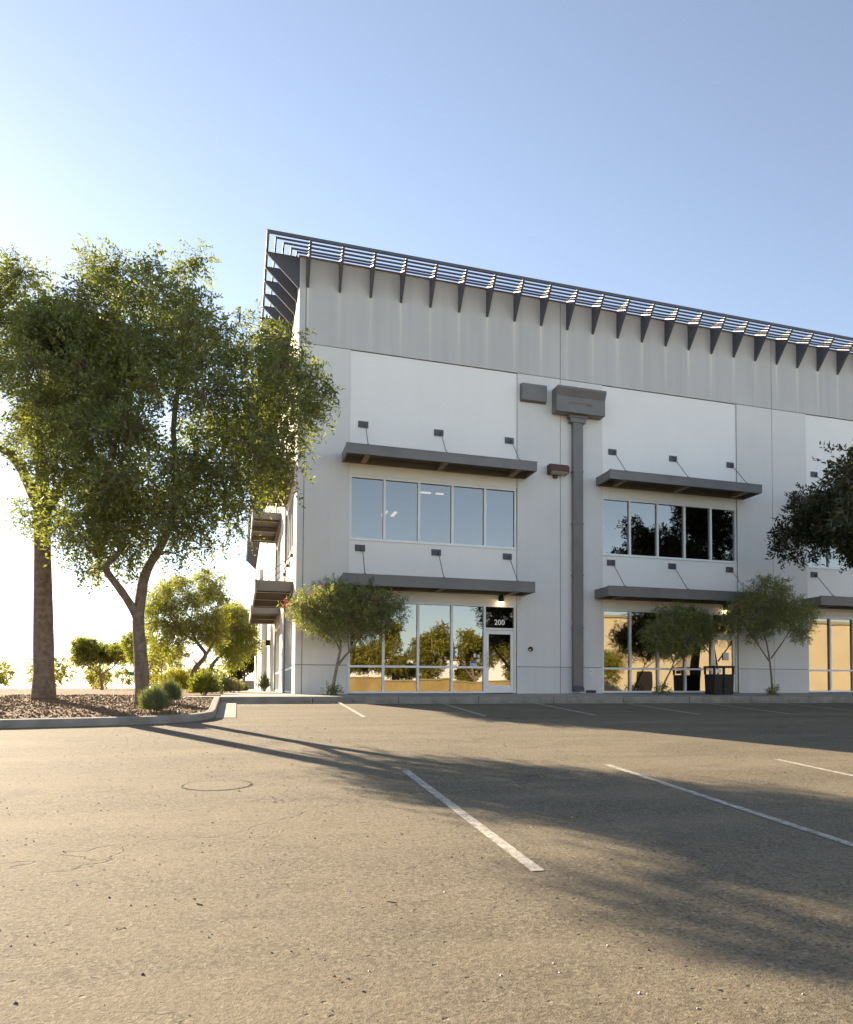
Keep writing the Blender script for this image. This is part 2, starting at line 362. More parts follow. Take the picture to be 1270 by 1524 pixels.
# kerb along the parking bays, cast in lengths
def kerb_run(pts, w, ztop, zbot, name='kerb'):
    m = MB(); P = [Vector((p[0], p[1], 0)) for p in pts]; n = len(P); L = []; Rr = []
    for i in range(n):
        t = (P[min(i + 1, n - 1)] - P[max(i - 1, 0)]).normalized(); nn = Vector((-t.y, t.x, 0))
        L.append(P[i]); Rr.append(P[i] + nn * w)
    for i in range(n - 1):
        q = [L[i], L[i + 1], Rr[i + 1], Rr[i]]
        vs = [(p.x, p.y, ztop(p.x, p.y) - (0.012 if k in (0, 1) else 0)) for k, p in enumerate(q)] + [(p.x, p.y, zbot(p.x, p.y)) for p in q]
        fs = [(0, 1, 2, 3), (0, 1, 5, 4), (2, 3, 7, 6)]
        if i == 0: fs.append((0, 3, 7, 4))
        if i == n - 2: fs.append((1, 2, 6, 5))
        m.add(vs, fs)
    bm = bmesh.new(); me = bpy.data.meshes.new('t'); me.from_pydata(m.v, [], m.f); bm.from_mesh(me); bmesh.ops.remove_doubles(bm, verts=bm.verts, dist=0.0005)
    out = MB(); bm.verts.index_update(); out.v = [tuple(v.co) for v in bm.verts]; out.f = [tuple(v.index for v in f.verts) for f in bm.faces]; bm.free()
    return tag(out.build(name, 'kerb', bevel=0.018), kind='structure')
kz = lambda x, y: walk_z(x, KY) + 0.004
for k in range(14):
    x0 = -2.1 + k * 2.45
    kerb_run([(x0 + 0.006, KY), (x0 + 2.444, KY)], 0.15, kz, lambda x, y: -0.6)
# planter island with a curved nose
NOSE = [(-14, -9.75), (-9, -9.6), (-5.5, -9.35), (-3.6, -8.98), (-2.95, -8.74), (-2.55, -8.42), (-2.30, -8.05), (-2.14, -7.6), (-2.10, -7.0), (-2.10, -5.0), (-2.10, -2.41)]
isl_z = lambda x, y: lot_z(x, y) + 0.155
kerb_run(NOSE, 0.15, isl_z, lambda x, y: lot_z(x, y) - 0.3)
def mulch_z(x, y):
    t = min(1, max(0, (-2.3 - x) / 1.4)); return lot_z(x, max(y, -9.9)) + 0.10 + 0.10 * t * min(1, max(0, (y + 9.6) / 2.0)) + 0.02 * mnoise.noise(Vector((x * 2, y * 2, 0)))
inner = []
for i, p in enumerate(NOSE):
    a = Vector(NOSE[max(0, i - 1)]); b_ = Vector(NOSE[min(len(NOSE) - 1, i + 1)]); t = (b_ - a).normalized(); nn = Vector((-t.y, t.x)); inner.append((p[0] + nn.x * 0.145, p[1] + nn.y * 0.145))
def in_poly(x, y, poly):
    c = False; j = len(poly) - 1
    for i in range(len(poly)):
        (xi, yi), (xj, yj) = poly[i], poly[j]
        if (yi > y) != (yj > y) and x < (xj - xi) * (y - yi) / (yj - yi) + xi: c = not c
        j = i
    return c
MULCH = inner + [(-14, -2.41)]
mm = bmesh.new(); vs = [mm.verts.new((x, y, 0)) for x, y in MULCH]; mm.faces.new(vs)
for k in range(24):
    for ax, rng in (((1, 0, 0), -14 + k * 0.5), ((0, 1, 0), -9.8 + k * 0.32)):
        co = (rng, 0, 0) if ax[0] else (0, rng, 0)
        bmesh.ops.bisect_plane(mm, geom=mm.verts[:] + mm.edges[:] + mm.faces[:], plane_co=co, plane_no=ax)
for v in mm.verts: v.co.z = mulch_z(v.co.x, v.co.y)
me = bpy.data.meshes.new('planter_bed'); mm.to_mesh(me); mm.free(); me.materials.append(M['mulch'])
o = bpy.data.objects.new('planter_bed', me); COL.objects.link(o); tag(o, kind='structure')
pb = strip_grid(-45, -2.12, 60, -0.6, 95, 60, lambda x, y: -0.05 + 0.03 * mnoise.noise(Vector((x, y, 0))) if x < -2.6 else -0.05)
tag(pb.build('planter_bed', 'mulch', smooth=True), kind='structure')
# concrete gutter apron beside the island
ga = MB(); ga.slab([(-2.09, -7.55), (-1.93, -7.55), (-1.93, -2.33), (-2.09, -2.33)], lambda x, y: lot_z(x, y) + 0.008, lambda x, y: lot_z(x, y) - 0.1)
ga.slab([(-1.922, -7.55), (-1.68, -7.55), (-1.68, -2.9), (-1.922, -2.9)], lambda x, y: lot_z(x, y) + 0.010, lambda x, y: lot_z(x, y) - 0.1)
tag(ga.build('gutter', 'concrete'), kind='structure')
# painted bay lines
def line_sheet(x, y0, y1, w=0.10):
    m = MB(); n = 12
    for i in range(n + 1):
        y = y0 + (y1 - y0) * i / n
        for sx in (-w / 2, w / 2): m.v.append((x + sx, y, lot_z(x + sx, y) + 0.005))
    m.f = [(2 * i, 2 * i + 1, 2 * i + 3, 2 * i + 2) for i in range(n)]
    tag(m.build('parking_line', 'paint'), kind='structure')
for x in (1.05, 3.92, 6.80, 9.80, 12.68, 15.55, 18.45, 21.3): line_sheet(x, -7.6, -2.45)
for x in (0.40, 3.26, 6.13, 9.0): line_sheet(x, -21.0, -15.95)
# utility cover let into the asphalt
uc = thing('utility_cover', 'round worn utility cover set flush in the asphalt at the left', 'utility cover', (-1.85, -16.6, lot_z(-1.85, -16.6)))
def ring(cx, cy, r0, r1, dz, n=40):
    m = MB()
    for i in range(n):
        t = 2 * math.pi * i / n
        for r_ in (r0, r1):
            x, y = cx + r_ * math.cos(t), cy + r_ * math.sin(t); m.v.append((x, y, lot_z(x, y) + dz))
    m.f = [(2 * i, 2 * i + 1, 2 * ((i + 1) % n) + 1, 2 * ((i + 1) % n)) for i in range(n)]
    return m
ring(-1.85, -16.6, 0.36, 0.375, 0.004).build('rim', 'black', uc)
ring(-1.85, -16.6, 0.001, 0.35, 0.004).build('lid', 'asphalt', uc)

# ------------------------------------------------------------------ the office building
B = thing('office_building', 'two storey grey and white concrete office building with steel roof eyebrow and canopies', 'building', (0, 0, 0))
ZS, ZR, ZB = 11.06, 13.80, 0.90
G = 0.011                                             # half width of the panel joints
XE, YE = 30.0, 68.0
BAYS_F = [1.60, 10.45, 19.30]; BW = 5.65
BAYS_S = [1.60, 10.45]; FAR_BAY = 54.7
W1T, RAIL, W2B, W2T = 3.01, 0.87, 4.91, 7.03

def piers(bays, end):
    e = [0.0]
    for b in bays: e += [b, b + BW]
    e.append(end)
    return [(e[i], e[i + 1]) for i in range(0, len(e), 2)]
def cut(a0, a1, joints):
    c = [a0] + [j for j in joints if a0 < j < a1] + [a1]; out = []
    for i in range(len(c) - 1):
        out.append((c[i] + (G if i else 0), c[i + 1] - (G if i < len(c) - 2 else 0)))
    return out
def facade(fr, bays, end, joints, mats, start=0.0):
    core, up, cop = MB(), MB(), MB()
    for a0, a1 in piers(bays, end):
        a0_ = max(a0, start)
        core.box(fr, a0_ + (0.02 if a0_ > start else 0), a1 - 0.02, -0.32, -0.03, -0.4, ZS)
        low, mid = MB(), MB()
        for c0, c1 in cut(a0_, a1, joints):
            low.box(fr, c0, c1, -0.03, 0.0, -0.4, ZB - G)
            mid.box(fr, c0, c1, -0.03, 0.0, ZB + G, ZS - G)
        low.build('wall_base', mats[0], B); mid.build('wall', mats[1], B)
    core.box(fr, start, end, -0.32, -0.03, ZS, ZR)
    for c0, c1 in cut(start, end, joints): up.box(fr, c0, c1, -0.03, 0.0, ZS + G, ZR)
    core.build('wall_core', 'reveal', B)
    up.build('parapet', mats[2], B)
    cop.box(fr, start - 0.03 if start == 0 else start, end, -0.36, 0.035, ZR, ZR + 0.045); cop.build('coping', 'coping', B)
    for b in bays:
        m = MB()
        m.box(fr, b + 0.004, b + BW - 0.004, -0.31, -0.05, W2T, ZS - G)
        m.box(fr, b + 0.004, b + BW - 0.004, -0.31, -0.05, W1T, W2B)
        m.build('wall_panel', mats[3], B)
facade(front, BAYS_F, XE, [0.20, 8.84, 17.70, 26.55], ('base', 'pilaster', 'band', 'panel'))
facade(sidef, BAYS_S + [FAR_BAY], YE, [8.84, 17.70, 26.5, 35.4, 44.3, 53.1, 62], ('side', 'side', 'side', 'side'), start=0.325)
# far end, back and roof of the block
m = MB(); m.box(ident, 0.33, XE - 0.33, YE - 0.3, YE, -0.4, ZR); m.build('wall', 'pilaster', B)
m = MB(); m.box(ident, XE - 0.3, XE, 0.33, YE, -0.4, ZR); m.build('wall', 'pilaster', B)
m = MB(); m.box(ident, 0.33, XE - 0.31, 0.33, YE - 0.31, 13.2, 13.4); m.build('roof', 'concrete', B)
# rooms behind the glass
m = MB(); m.box(ident, 0.33, XE - 0.31, 0.33, 20, 3.95, 4.25); m.box(ident, 0.33, XE - 0.31, 0.33, 20, -0.3, -0.02)
m.build('floor_slab', 'interior', B)
m = MB(); m.box(ident, 0.33, XE - 0.31, 0.33, 20, 7.75, 7.9); m.box(ident, 0.33, XE - 0.31, 0.33, 20, 3.35, 3.45)
m.build('suspended_ceiling', 'interior', B)
m = MB(); m.box(ident, 8.0, XE - 0.31, 9.0, 9.15, -0.02, 7.75); m.box(ident, 8.0, 8.15, 0.33, 9.0, -0.02, 7.75); m.box(ident, 0.33, 8.0, 19.8, 20, -0.02, 7.75); m.box(ident, 6.5, 6.65, 9.2, 19.8, -0.02, 7.75)
m.build('partition', 'interior', B)
for (x, y, z, lx, ly) in [(5.0, 4.6, 7.70, .5, .10), (5.6, 4.6, 7.70, .3, .10), (4.2, 9.0, 7.70, .12, .9), (4.6, 9.0, 7.70, .12, .9), (4.6, 1.9, 3.30, 1.3, .08), (2.9, 3.0, 3.30, 1.3, .08),
                          (15.6, 3.0, 7.70, .6, .10), (12.6, 6.5, 7.70, .9, .12), (11.3, 1.8, 3.30, .6, .08), (13.6, 1.6, 3.30, 1.2, .08), (14.8, 3.2, 3.30, 1.2, .08)]:
    m = MB(); m.box(ident, x - lx / 2, x + lx / 2, y - ly / 2, y + ly / 2, z, z + 0.045); m.build('ceiling_lamp', 'lit', B)

# ---- windows
FW = 0.075
def upper_window(fr, a0):
    a1 = a0 + BW; m = MB(); d0, d1 = -0.20, -0.062
    m.box(fr, a0 + .006, a1 - .006, d0, d1, W2B + .005, W2B + .085); m.box(fr, a0 + .006, a1 - .006, d0, d1, W2T - .085, W2T - .005)
    xsn = [a0 + .006] + [a0 + BW * k / 5 - FW / 2 for k in range(1, 5)] + [a1 - .006 - FW]
    for x in xsn: m.box(fr, x, x + FW, d0 + .004, d1 - .002, W2B + .085, W2T - .085)
    m.box(fr, a0 + .008, a1 - .008, d1, d1 + .05, W2B + .002, W2B + .022)
    w = m.build('window', 'alu', B)
    gm = MB()
    for k in range(5):
        x0, x1 = xsn[k] + FW, xsn[k + 1]; gm.add(pane(fr, x0, x1, W2B + .085, W2T - .085), [(0, 1, 2, 3)])
    gm.build('glass', 'glass', w, recalc=False)
    return w
def shop_window(fr, a0, door):
    a1 = a0 + BW; m = MB(); d0, d1 = -0.20, -0.062
    nb = 4 if door else 5
    ad = a0 + BW * 4 / 5 - FW / 2
    m.box(fr, a0 + .006, a1 - .006, d0, d1, W1T - .085, W1T - .005)
    m.box(fr, a0 + .006, (ad if door else a1 - .006), d0, d1, 0.005, 0.07)
    xsn = [a0 + .006] + [a0 + BW * k / 5 - FW / 2 for k in range(1, 5)] + [a1 - .006 - FW]
    for i, x in enumerate(xsn): m.box(fr, x, x + FW, d0 + .004, d1 - .002, (0.07 if not (door and i >= 4) else 0.0), W1T - .085)
    gm = MB()
    for k in range(nb):
        x0, x1 = xsn[k] + FW, xsn[k + 1]; m.box(fr, x0, x1, d0 + .006, d1 - .004, RAIL - .035, RAIL + .035)
        for z0, z1 in ((.07, RAIL - .035), (RAIL + .035, W1T - .085)): gm.add(pane(fr, x0, x1, z0, z1), [(0, 1, 2, 3)])
    if door:
        x0, x1 = xsn[4] + FW, xsn[5]
        m.box(fr, x0, x1, d0 + .006, d1 - .004, 2.14, 2.21)
        gm.add(pane(fr, x0, x1, 2.21, W1T - .085), [(0, 1, 2, 3)])
    w = m.build('window', 'alu', B); gm.build('glass', 'glass', w, recalc=False)
    if door:
        dm = MB(); x0 += .006; x1 -= .006
        dm.box(fr, x0, x0 + .11, -.185, -.105, .012, 2.13); dm.box(fr, x1 - .11, x1, -.185, -.105, .012, 2.13)
        dm.box(fr, x0 + .11, x1 - .11, -.183, -.107, .012, .27); dm.box(fr, x0 + .11, x1 - .11, -.183, -.107, 2.0, 2.13)
        d = dm.build('door', 'alu', B, bevel=0.004)
        gm = MB(); gm.add(pane(fr, x0 + .11, x1 - .11, .27, 2.0), [(0, 1, 2, 3)]); gm.build('glass', 'glass', d, recalc=False)
        h = MB(); xh = x0 + .055
        h.tube([fr(xh, -.105, .93), fr(xh, -.055, .95), fr(xh + .03, -.045, 1.0), fr(xh + .03, -.045, 1.16), fr(xh, -.055, 1.21), fr(xh, -.105, 1.23)], .013, 8)
        h.box(fr, xh - .03, xh + .03, -.105, -.098, 1.30, 1.40); h.build('handle', 'chrome', d, smooth=False)
    return w
for b in BAYS_F:
    upper_window(front, b); shop_window(front, b, True)
for b in BAYS_S + [FAR_BAY]:
    upper_window(sidef, b); shop_window(sidef, b, False)

# ---- steel canopies hung on rods
def canopy(fr, a0, zt, h, parent=B):
    a1 = a0 + 6.2; D = 1.177; zb = zt - h; T = 0.06
    m = MB()
    m.box(fr, a0, a1, D - T, D, zb, zt)                               # fascia
    m.box(fr, a0, a0 + T, 0.052, D - T, zb + .002, zt - .002); m.box(fr, a1 - T, a1, 0.052, D - T, zb + .002, zt - .002)
    m.box(fr, a0 + .001, a1 - .001, 0.002, 0.052, zb + .003, zt - .003)                # ledger
    m.box(fr, a0 - .012, a1 + .012, D - T - .01, D + .012, zt, zt + .018)
    c = m.build('canopy', 'metal', parent, bevel=0.004)
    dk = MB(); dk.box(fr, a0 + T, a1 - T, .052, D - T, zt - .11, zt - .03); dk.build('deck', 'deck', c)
    for r_ in (0.67, 3.15, 5.62):
        j = MB(); j.box(fr, a0 + r_ - .035, a0 + r_ + .035, .054, D - T - .002, zb + .02, zt - .112); j.box(fr, a0 + r_ - .09, a0 + r_ + .09, .054, D - T - .002, zb + .008, zb + .02)
        j.build('joist', 'tan_steel', c)
        p = MB(); p.box(fr, a0 + r_ - .16, a0 + r_ + .16, -.048, -.024, zt + .90, zt + 1.11)
        for bx in (-.11, 0, .11):
            for bz in (.955, 1.055): p.box(fr, a0 + r_ + bx - .022, a0 + r_ + bx + .022, -.024, -.004, zt + bz - .022, zt + bz + .022)
        p.box(fr, a0 + r_ + .06, a0 + r_ + .085, -.024, .06, zt + .90, zt + 1.02)
        p.build('anchor_plate', 'steel', c)
        rd = MB(); rd.tube([fr(a0 + r_ + .072, .03, zt + .94), fr(a0 + r_, D - .09, zt + .02)], .014, 8)
        rd.box(fr, a0 + r_ - .03, a0 + r_ + .03, D - .13, D - .05, zt, zt + .05); rd.build('hanger_rod', 'metal', c)
    return c
for b in BAYS_F:
    canopy(front, b - .32 + .005, 3.655, .335); canopy(front, b - .25, 7.67, .30)
for b in BAYS_S:
    canopy(sidef, b - .25, 3.655, .335); canopy(sidef, b - .25, 7.67, .30)
canopy(sidef, FAR_BAY, 3.655, .335)

# ---- eyebrow of steel brackets and slats round the roof edge
BD = 0.986; ZT = 13.86
def bracket(fr, a):
    m = MB(); t = .034
    m.prism(fr, [(.0362, ZT), (.0362, ZR - .02), (.001, ZR - .02), (.001, 12.85), (.03, 12.85), (BD + .02, ZT - .05), (BD + .02, ZT)], a - t, a + t)
    return m
nbF = 31
for k in range(nbF): bracket(front, .2486 + .9833 * k).build('roof_bracket', 'steel', B)
for k in range(46): bracket(sidef, .16 + .9833 * k).build('roof_bracket', 'steel', B)
far = MB()
for k in range(46, 69):
    b = bracket(sidef, .16 + .9833 * k); far.add(b.v, b.f)
tag(far.build('roof_bracket_row', 'steel', B), kind='stuff')
for i, f in enumerate((1.0, .76, .52, .28, .04 + .06)):
    b = BD * f; w = .038 if i == 0 else .024; z1 = ZT + (.095 if i == 0 else .05)
    m = MB(); m.box(front, -b - w, XE, b - w, b + w, ZT + .002, z1); m.build('roof_slat', 'steel', B)
    m = MB(); m.box(sidef, -b + w + .002, YE, b - w, b + w, ZT + .002, z1); m.build('roof_slat', 'steel', B)

# ---- rainwater goods and small fixtures on the wall
m = MB(); m.box(front, 9.25, 9.62, .03, .22, .24, 9.56)
ds = m.build('downspout', 'metal', B, bevel=0.012)
m = MB(); m.prism(front, [(.002, 10.62), (.60, 10.62), (.60, 10.55), (.47, 10.30), (.47, 9.76), (.002, 9.76)], 8.52, 10.36); ch = m.build('collector_head', 'metal', ds, bevel=0.008)
m = MB(); m.box(front, 8.99, 9.86, .466, .476, 10.04, 10.11); m.build('overflow_slot', 'deck', ch)  # dark plate on the face, its colour stands for the shaded slot opening
m = MB(); m.box(front, 9.02, 9.66, .4765, .482, 10.045, 10.075); m.build('slot_lit_inside', 'tan_steel', ch)  # tan strip painted in for the lit wood inside the slot
m = MB(); m.box(front, 9.07, 9.76, .004, .29, 9.66, 9.76); m.box(front, 9.13, 9.71, .004, .26, 9.50, 9.66); m.build('hopper', 'metal', ds, bevel=0.006)
m = MB()
for z in (7.79, 5.94, 4.12, 2.28): m.box(front, 9.235, 9.635, .002, .233, z - .03, z + .01)
m.build('pipe_strap', 'metal', ds)
m = MB(); m.prism(front, [(.03, .236), (.22, .236), (.33, .10), (.33, .05), (.03, .05)], 9.26, 9.61); m.build('outlet_shoe', 'steel', ds)
m = MB(); m.box(front, 7.36, 8.27, .002, .20, 10.10, 10.68); m.box(front, 7.33, 8.30, .002, .03, 10.07, 10.71); m.build('vent_cover', 'metal', B, bevel=0.012)
m = MB(); m.prism(front, [(.002, 7.93), (.30, 7.93), (.42, 7.84), (.42, 7.66), (.30, 7.62), (.002, 7.62)], 8.33, 9.02); lp = m.build('wall_lamp', 'rust', B, bevel=0.01)
m = MB(); m.prism(front, [(.31, 7.616), (.415, 7.652), (.415, 7.640), (.31, 7.606)], 8.37, 8.98); m.box(front, 8.42, 8.93, .10, .30, 7.600, 7.618); m.build('lens', 'lens', lp)
m = MB(); m.box(front, 8.55, 8.70, .002, .10, 7.50, 7.598); m.build('junction_box', 'rust', lp)
m = MB(); m.tube([front(7.73, .002, 1.51), front(7.73, .05, 1.51)], .085, 20); al = m.build('alarm_bell', 'black', B)
m = MB(); m.box(front, 7.745, 7.80, .05, .062, 1.50, 1.56); m.build('lens', 'red', al)
m = MB(); m.box(front, 7.66, 7.72, .05, .064, 1.46, 1.50); m.build('grille', 'chrome', al)
m = MB(); m.box(front, 9.93, 10.05, .002, .018, .64, .84); op = m.build('outlet_cover', 'white', B, bevel=0.004)
m = MB(); m.box(front, 9.975, 10.01, .018, .026, .74, .78); m.build('switch', 'green_sign', op)
m = MB(); m.box(front, 9.80, 10.18, .002, .03, .0, .10); fv = m.build('wall_vent', 'steel', B)
m = MB()
for k in range(4): m.box(front, 9.82, 10.16, .03, .042, .012 + k * .022, .022 + k * .022)
m.build('louvre', 'black', fv)
# lantern over the door
def lathe(fr, a, b, prof, n=16):
    m = MB()
    for (r_, z) in prof:
        for k in range(n): m.v.append(fr(a + r_ * math.cos(2 * math.pi * k / n), b + r_ * math.sin(2 * math.pi * k / n), z))
    for i in range(len(prof) - 1):
        for k in range(n): m.f.append((i * n + k, i * n + (k + 1) % n, (i + 1) * n + (k + 1) % n, (i + 1) * n + k))
    m.f += [tuple(range(n)), tuple(range((len(prof) - 1) * n, len(prof) * n))]
    return m
for b in BAYS_F:
    a = b + 5.06
    ln = lathe(front, a, .06, [(.035, 3.33), (.075, 3.30), (.095, 3.22), (.10, 3.16), (.085, 3.10), (.075, 3.09)]).build('door_lantern', 'black', B, smooth=True)
    m = MB(); m.box(front, a - .04, a + .04, -.048, .0, 3.18, 3.30); m.build('bracket', 'black', ln)
    lathe(front, a, .06, [(.074, 3.088), (.07, 3.05), (.045, 3.02), (.01, 3.01)]).build('lens', 'bulb', ln, smooth=True)
# suite number and door stickers
def text_part(body, size, loc, parent, mat, name, ext=0.004):
    c = bpy.data.curves.new(name, 'FONT'); c.body = body; c.size = size; c.extrude = ext; c.align_x = 'CENTER'; c.align_y = 'CENTER'; c.offset = 0.006
    t = bpy.data.objects.new(name, c); COL.objects.link(t); t.rotation_euler = (R(90), 0, 0); t.location = loc
    bpy.context.view_layer.update()
    me = bpy.data.meshes.new_from_object(t); mw = t.matrix_world.copy(); bpy.data.objects.remove(t)
    me.transform(mw); me.materials.clear(); me.materials.append(M[mat])
    o = bpy.data.objects.new(name, me); COL.objects.link(o); attach(o, parent); return o
text_part('200', 0.25, (6.665, 0.139, 2.40), B, 'white', 'suite_number')
for (a, z, w, h, mt) in [(5.80, 1.27, .09, .13, 'white'), (5.93, 1.25, .08, .10, 'white'), (5.92, 1.10, .11, .10, 'white'), (5.755, .99, .22, .15, 'white')]:
    m = MB(); m.box(front, a - w / 2, a + w / 2, -.143, -.139, z - h / 2, z + h / 2); st = m.build('sticker', mt, B)
    if w > .2:
        q = MB(); q.box(front, a - .105, a + .105, -.139, -.1375, z + .01, z + .07); q.build('band', 'blue', st)
        q = MB(); q.box(front, a - .09, a - .01, -.139, -.1375, z - .06, z - .02); q.box(front, a + .02, a + .09, -.139, -.1375, z - .05, z - .03); q.build('print', 'blue', st)
m = MB(); m.box(front, 15.48, 15.72, -.104, -.10, 1.22, 1.50); m.build('notice', 'white', B)
# recessed loading bay far down the sunny side
for q in ((27.0, 32.0, .32, 4.6), (38.0, 38.5, .25, 9.0)):
    m = MB(); m.box(sidef, q[0], q[1], .003, q[2], -.02, q[3]); m.build('wall_projection', 'pilaster', B)
m = MB(); m.box(sidef, 22.0, 22.2, .003, .22, 2.55, 2.85); m.build('wall_lamp', 'black', B)

# ------------------------------------------------------------------ vegetation
rng = np.random.default_rng(11)
def leaf_mesh(P, D, Ls, Ws, flop=0.35, up=0.5):
    n = len(P); D = D / (np.linalg.norm(D, axis=1, keepdims=True) + 1e-9)
    nr = rng.normal(size=(n, 3)); nr[:, 2] += up
    nr -= (nr * D).sum(1, keepdims=True) * D; nr /= (np.linalg.norm(nr, axis=1, keepdims=True) + 1e-9)
    Sd = np.cross(D, nr); L = Ls[:, None]; Wd = Ws[:, None]
    v0 = P; v1 = P + D * L * .45 + Sd * Wd * .5 + nr * L * .05; v2 = P + D * L - nr * L * flop * .3; v3 = P + D * L * .45 - Sd * Wd * .5 + nr * L * .05
    return np.stack([v0, v1, v2, v3], 1).reshape(-1, 3)
def quads_object(name, V, mat, parent=None):
    n = len(V) // 4; me = bpy.data.meshes.new(name)
    me.vertices.add(4 * n); me.vertices.foreach_set('co', V.astype(np.float32).ravel())
    me.loops.add(4 * n); me.loops.foreach_set('vertex_index', np.arange(4 * n, dtype=np.int32))
    me.polygons.add(n); me.polygons.foreach_set('loop_start', np.arange(0, 4 * n, 4, dtype=np.int32)); me.polygons.foreach_set('loop_total', np.full(n, 4, dtype=np.int32))
    me.update(calc_edges=True); me.validate()
    me.materials.append(M[mat]); o = bpy.data.objects.new(name, me); COL.objects.link(o)
    if parent is not None: attach(o, parent)
    return o
TWIGS = []
def sprigs(blobs, density, leafL, leafW, per=12, slen=(.25, .5), droop=.35, shell=.55):
    TWIGS.clear()
    """blobs: (centre, (rx, ry, rz), weight); leaves grow along short twigs spread through every clump"""
    out = []
    for c, r, w in blobs:
        c = np.array(c); r = np.array(r); ns = max(3, int(density * w * (r[0] * r[1] * r[2]) ** (2 / 3)))
        d = rng.normal(size=(ns, 3)); d /= np.linalg.norm(d, axis=1, keepdims=True)
        rad = shell + (1 - shell) * rng.random((ns, 1)); rad *= np.where(rng.random((ns, 1)) < .25, rng.random((ns, 1)), 1)
        o = c + d * rad * r * .85
        dr = d * .8 + rng.normal(size=(ns, 3)) * .55; dr[:, 2] -= droop * rng.random(ns); dr /= np.linalg.norm(dr, axis=1, keepdims=True)
        sl_ = slen[0] + (slen[1] - slen[0]) * rng.random(ns)
        t = (np.arange(per) + .5) / per
        P = o[:, None, :] + dr[:, None, :] * (sl_[:, None] * t)[:, :, None]
        P[:, :, 2] -= (t ** 2)[None, :] * sl_[:, None] * droop * .5
        a_ = c + (o - c) * .3; e_ = o + dr * sl_[:, None] * .95; e_[:, 2] -= sl_ * droop * .5
        w_ = np.cross(e_ - a_, rng.normal(size=(ns, 3))); w_ = w_ / (np.linalg.norm(w_, axis=1, keepdims=True) + 1e-9)
        TWIGS.append(np.stack([a_ - w_ * .006, a_ + w_ * .006, o + w_ * .004, o - w_ * .004], 1).reshape(-1, 3))
        TWIGS.append(np.stack([o - w_ * .004, o + w_ * .004, e_ + w_ * .0015, e_ - w_ * .0015], 1).reshape(-1, 3))
        sd = np.cross(dr, rng.normal(size=(ns, 3))); sd /= np.linalg.norm(sd, axis=1, keepdims=True)
        sgn = np.where(np.arange(per) % 2 == 0, 1, -1)[None, :, None]
        D = dr[:, None, :] * .6 + sd[:, None, :] * sgn * .8 + rng.normal(size=(ns, per, 3)) * .3
        P = (P + rng.normal(size=P.shape) * .015).reshape(-1, 3); D = D.reshape(-1, 3); k = len(P)
        out.append(leaf_mesh(P, D, leafL * (.5 + 1.0 * rng.random(k)), leafW * (.55 + .9 * rng.random(k))))
    return np.concatenate(out)
def bez(p0, p1, sag, n=6):
    p0, p1 = Vector(p0), Vector(p1); mid = (p0 + p1) / 2 + Vector((random.uniform(-.15, .15), random.uniform(-.15, .15), sag)) * (p1 - p0).length
    return [(p0 * (1 - t) ** 2 + mid * 2 * t * (1 - t) + p1 * t * t) for t in [i / (n - 1) for i in range(n)]]
def densify(path, n=3):
    P = [Vector(p) for p in path]; out = []
    for i in range(len(P) - 1):
        p0 = P[max(i - 1, 0)]; p1 = P[i]; p2 = P[i + 1]; p3 = P[min(i + 2, len(P) - 1)]
        for k in range(n):
            t = k / n
            out.append(0.5 * ((2 * p1) + (p2 - p0) * t + (2 * p0 - 5 * p1 + 4 * p2 - p3) * t * t + (3 * p1 - p0 - 3 * p2 + p3) * t ** 3))
    out.append(P[-1]); return out
def make_tree(name, label, cat, base, stems, blobs, leaf, bark, density, leafL, leafW, group=None, limb_r=.05, **kw):
    root = thing(name, label, cat, base, group)
    m = MB(); nodes = []
    for path, r0, r1 in stems:
        P = densify(path); n = len(P)
        rr = [(r0 + (r1 - r0) * (i / (n - 1)) ** .8) * (1 + .05 * math.sin(i * 2.3)) for i in range(n)]
        m.tube(P, rr, 10)
        nodes += [(P[i], rr[i]) for i in range(int(n * .35), n)]
    for c, r, w in sorted(blobs, key=lambda b: min((Vector(b[0]) - p).length for p, _ in nodes)):
        c = Vector(c)
        p, pr = min(nodes, key=lambda q: (q[0] - c).length + (1.2 if q[0].z > c.z + .1 else 0))
        L = (c - p).length; r0 = min(pr * .75, limb_r * (.5 + .35 * L)); pts = bez(p, c, .10 if c.z > p.z else .25)
        rr = [r0 * (1 - .75 * i / 5) for i in range(6)]; m.tube(pts, rr, 6)
        nodes += [(pts[3], rr[3]), (pts[5], max(rr[5], .012))]
        for k in range(4):
            d = Vector(rng.normal(size=3)).normalized(); e = c + Vector((d.x * r[0], d.y * r[1], d.z * r[2])) * .8
            m.tube(bez(c, e, .08, 4), [.014, .011, .008, .004], 5)
    m.build('trunk', bark, root, smooth=True)
    quads_object('crown', sprigs(blobs, density, leafL, leafW, **kw), leaf, root)
    tag(quads_object('twigs', np.concatenate(TWIGS), bark, root), kind='stuff')
    return root

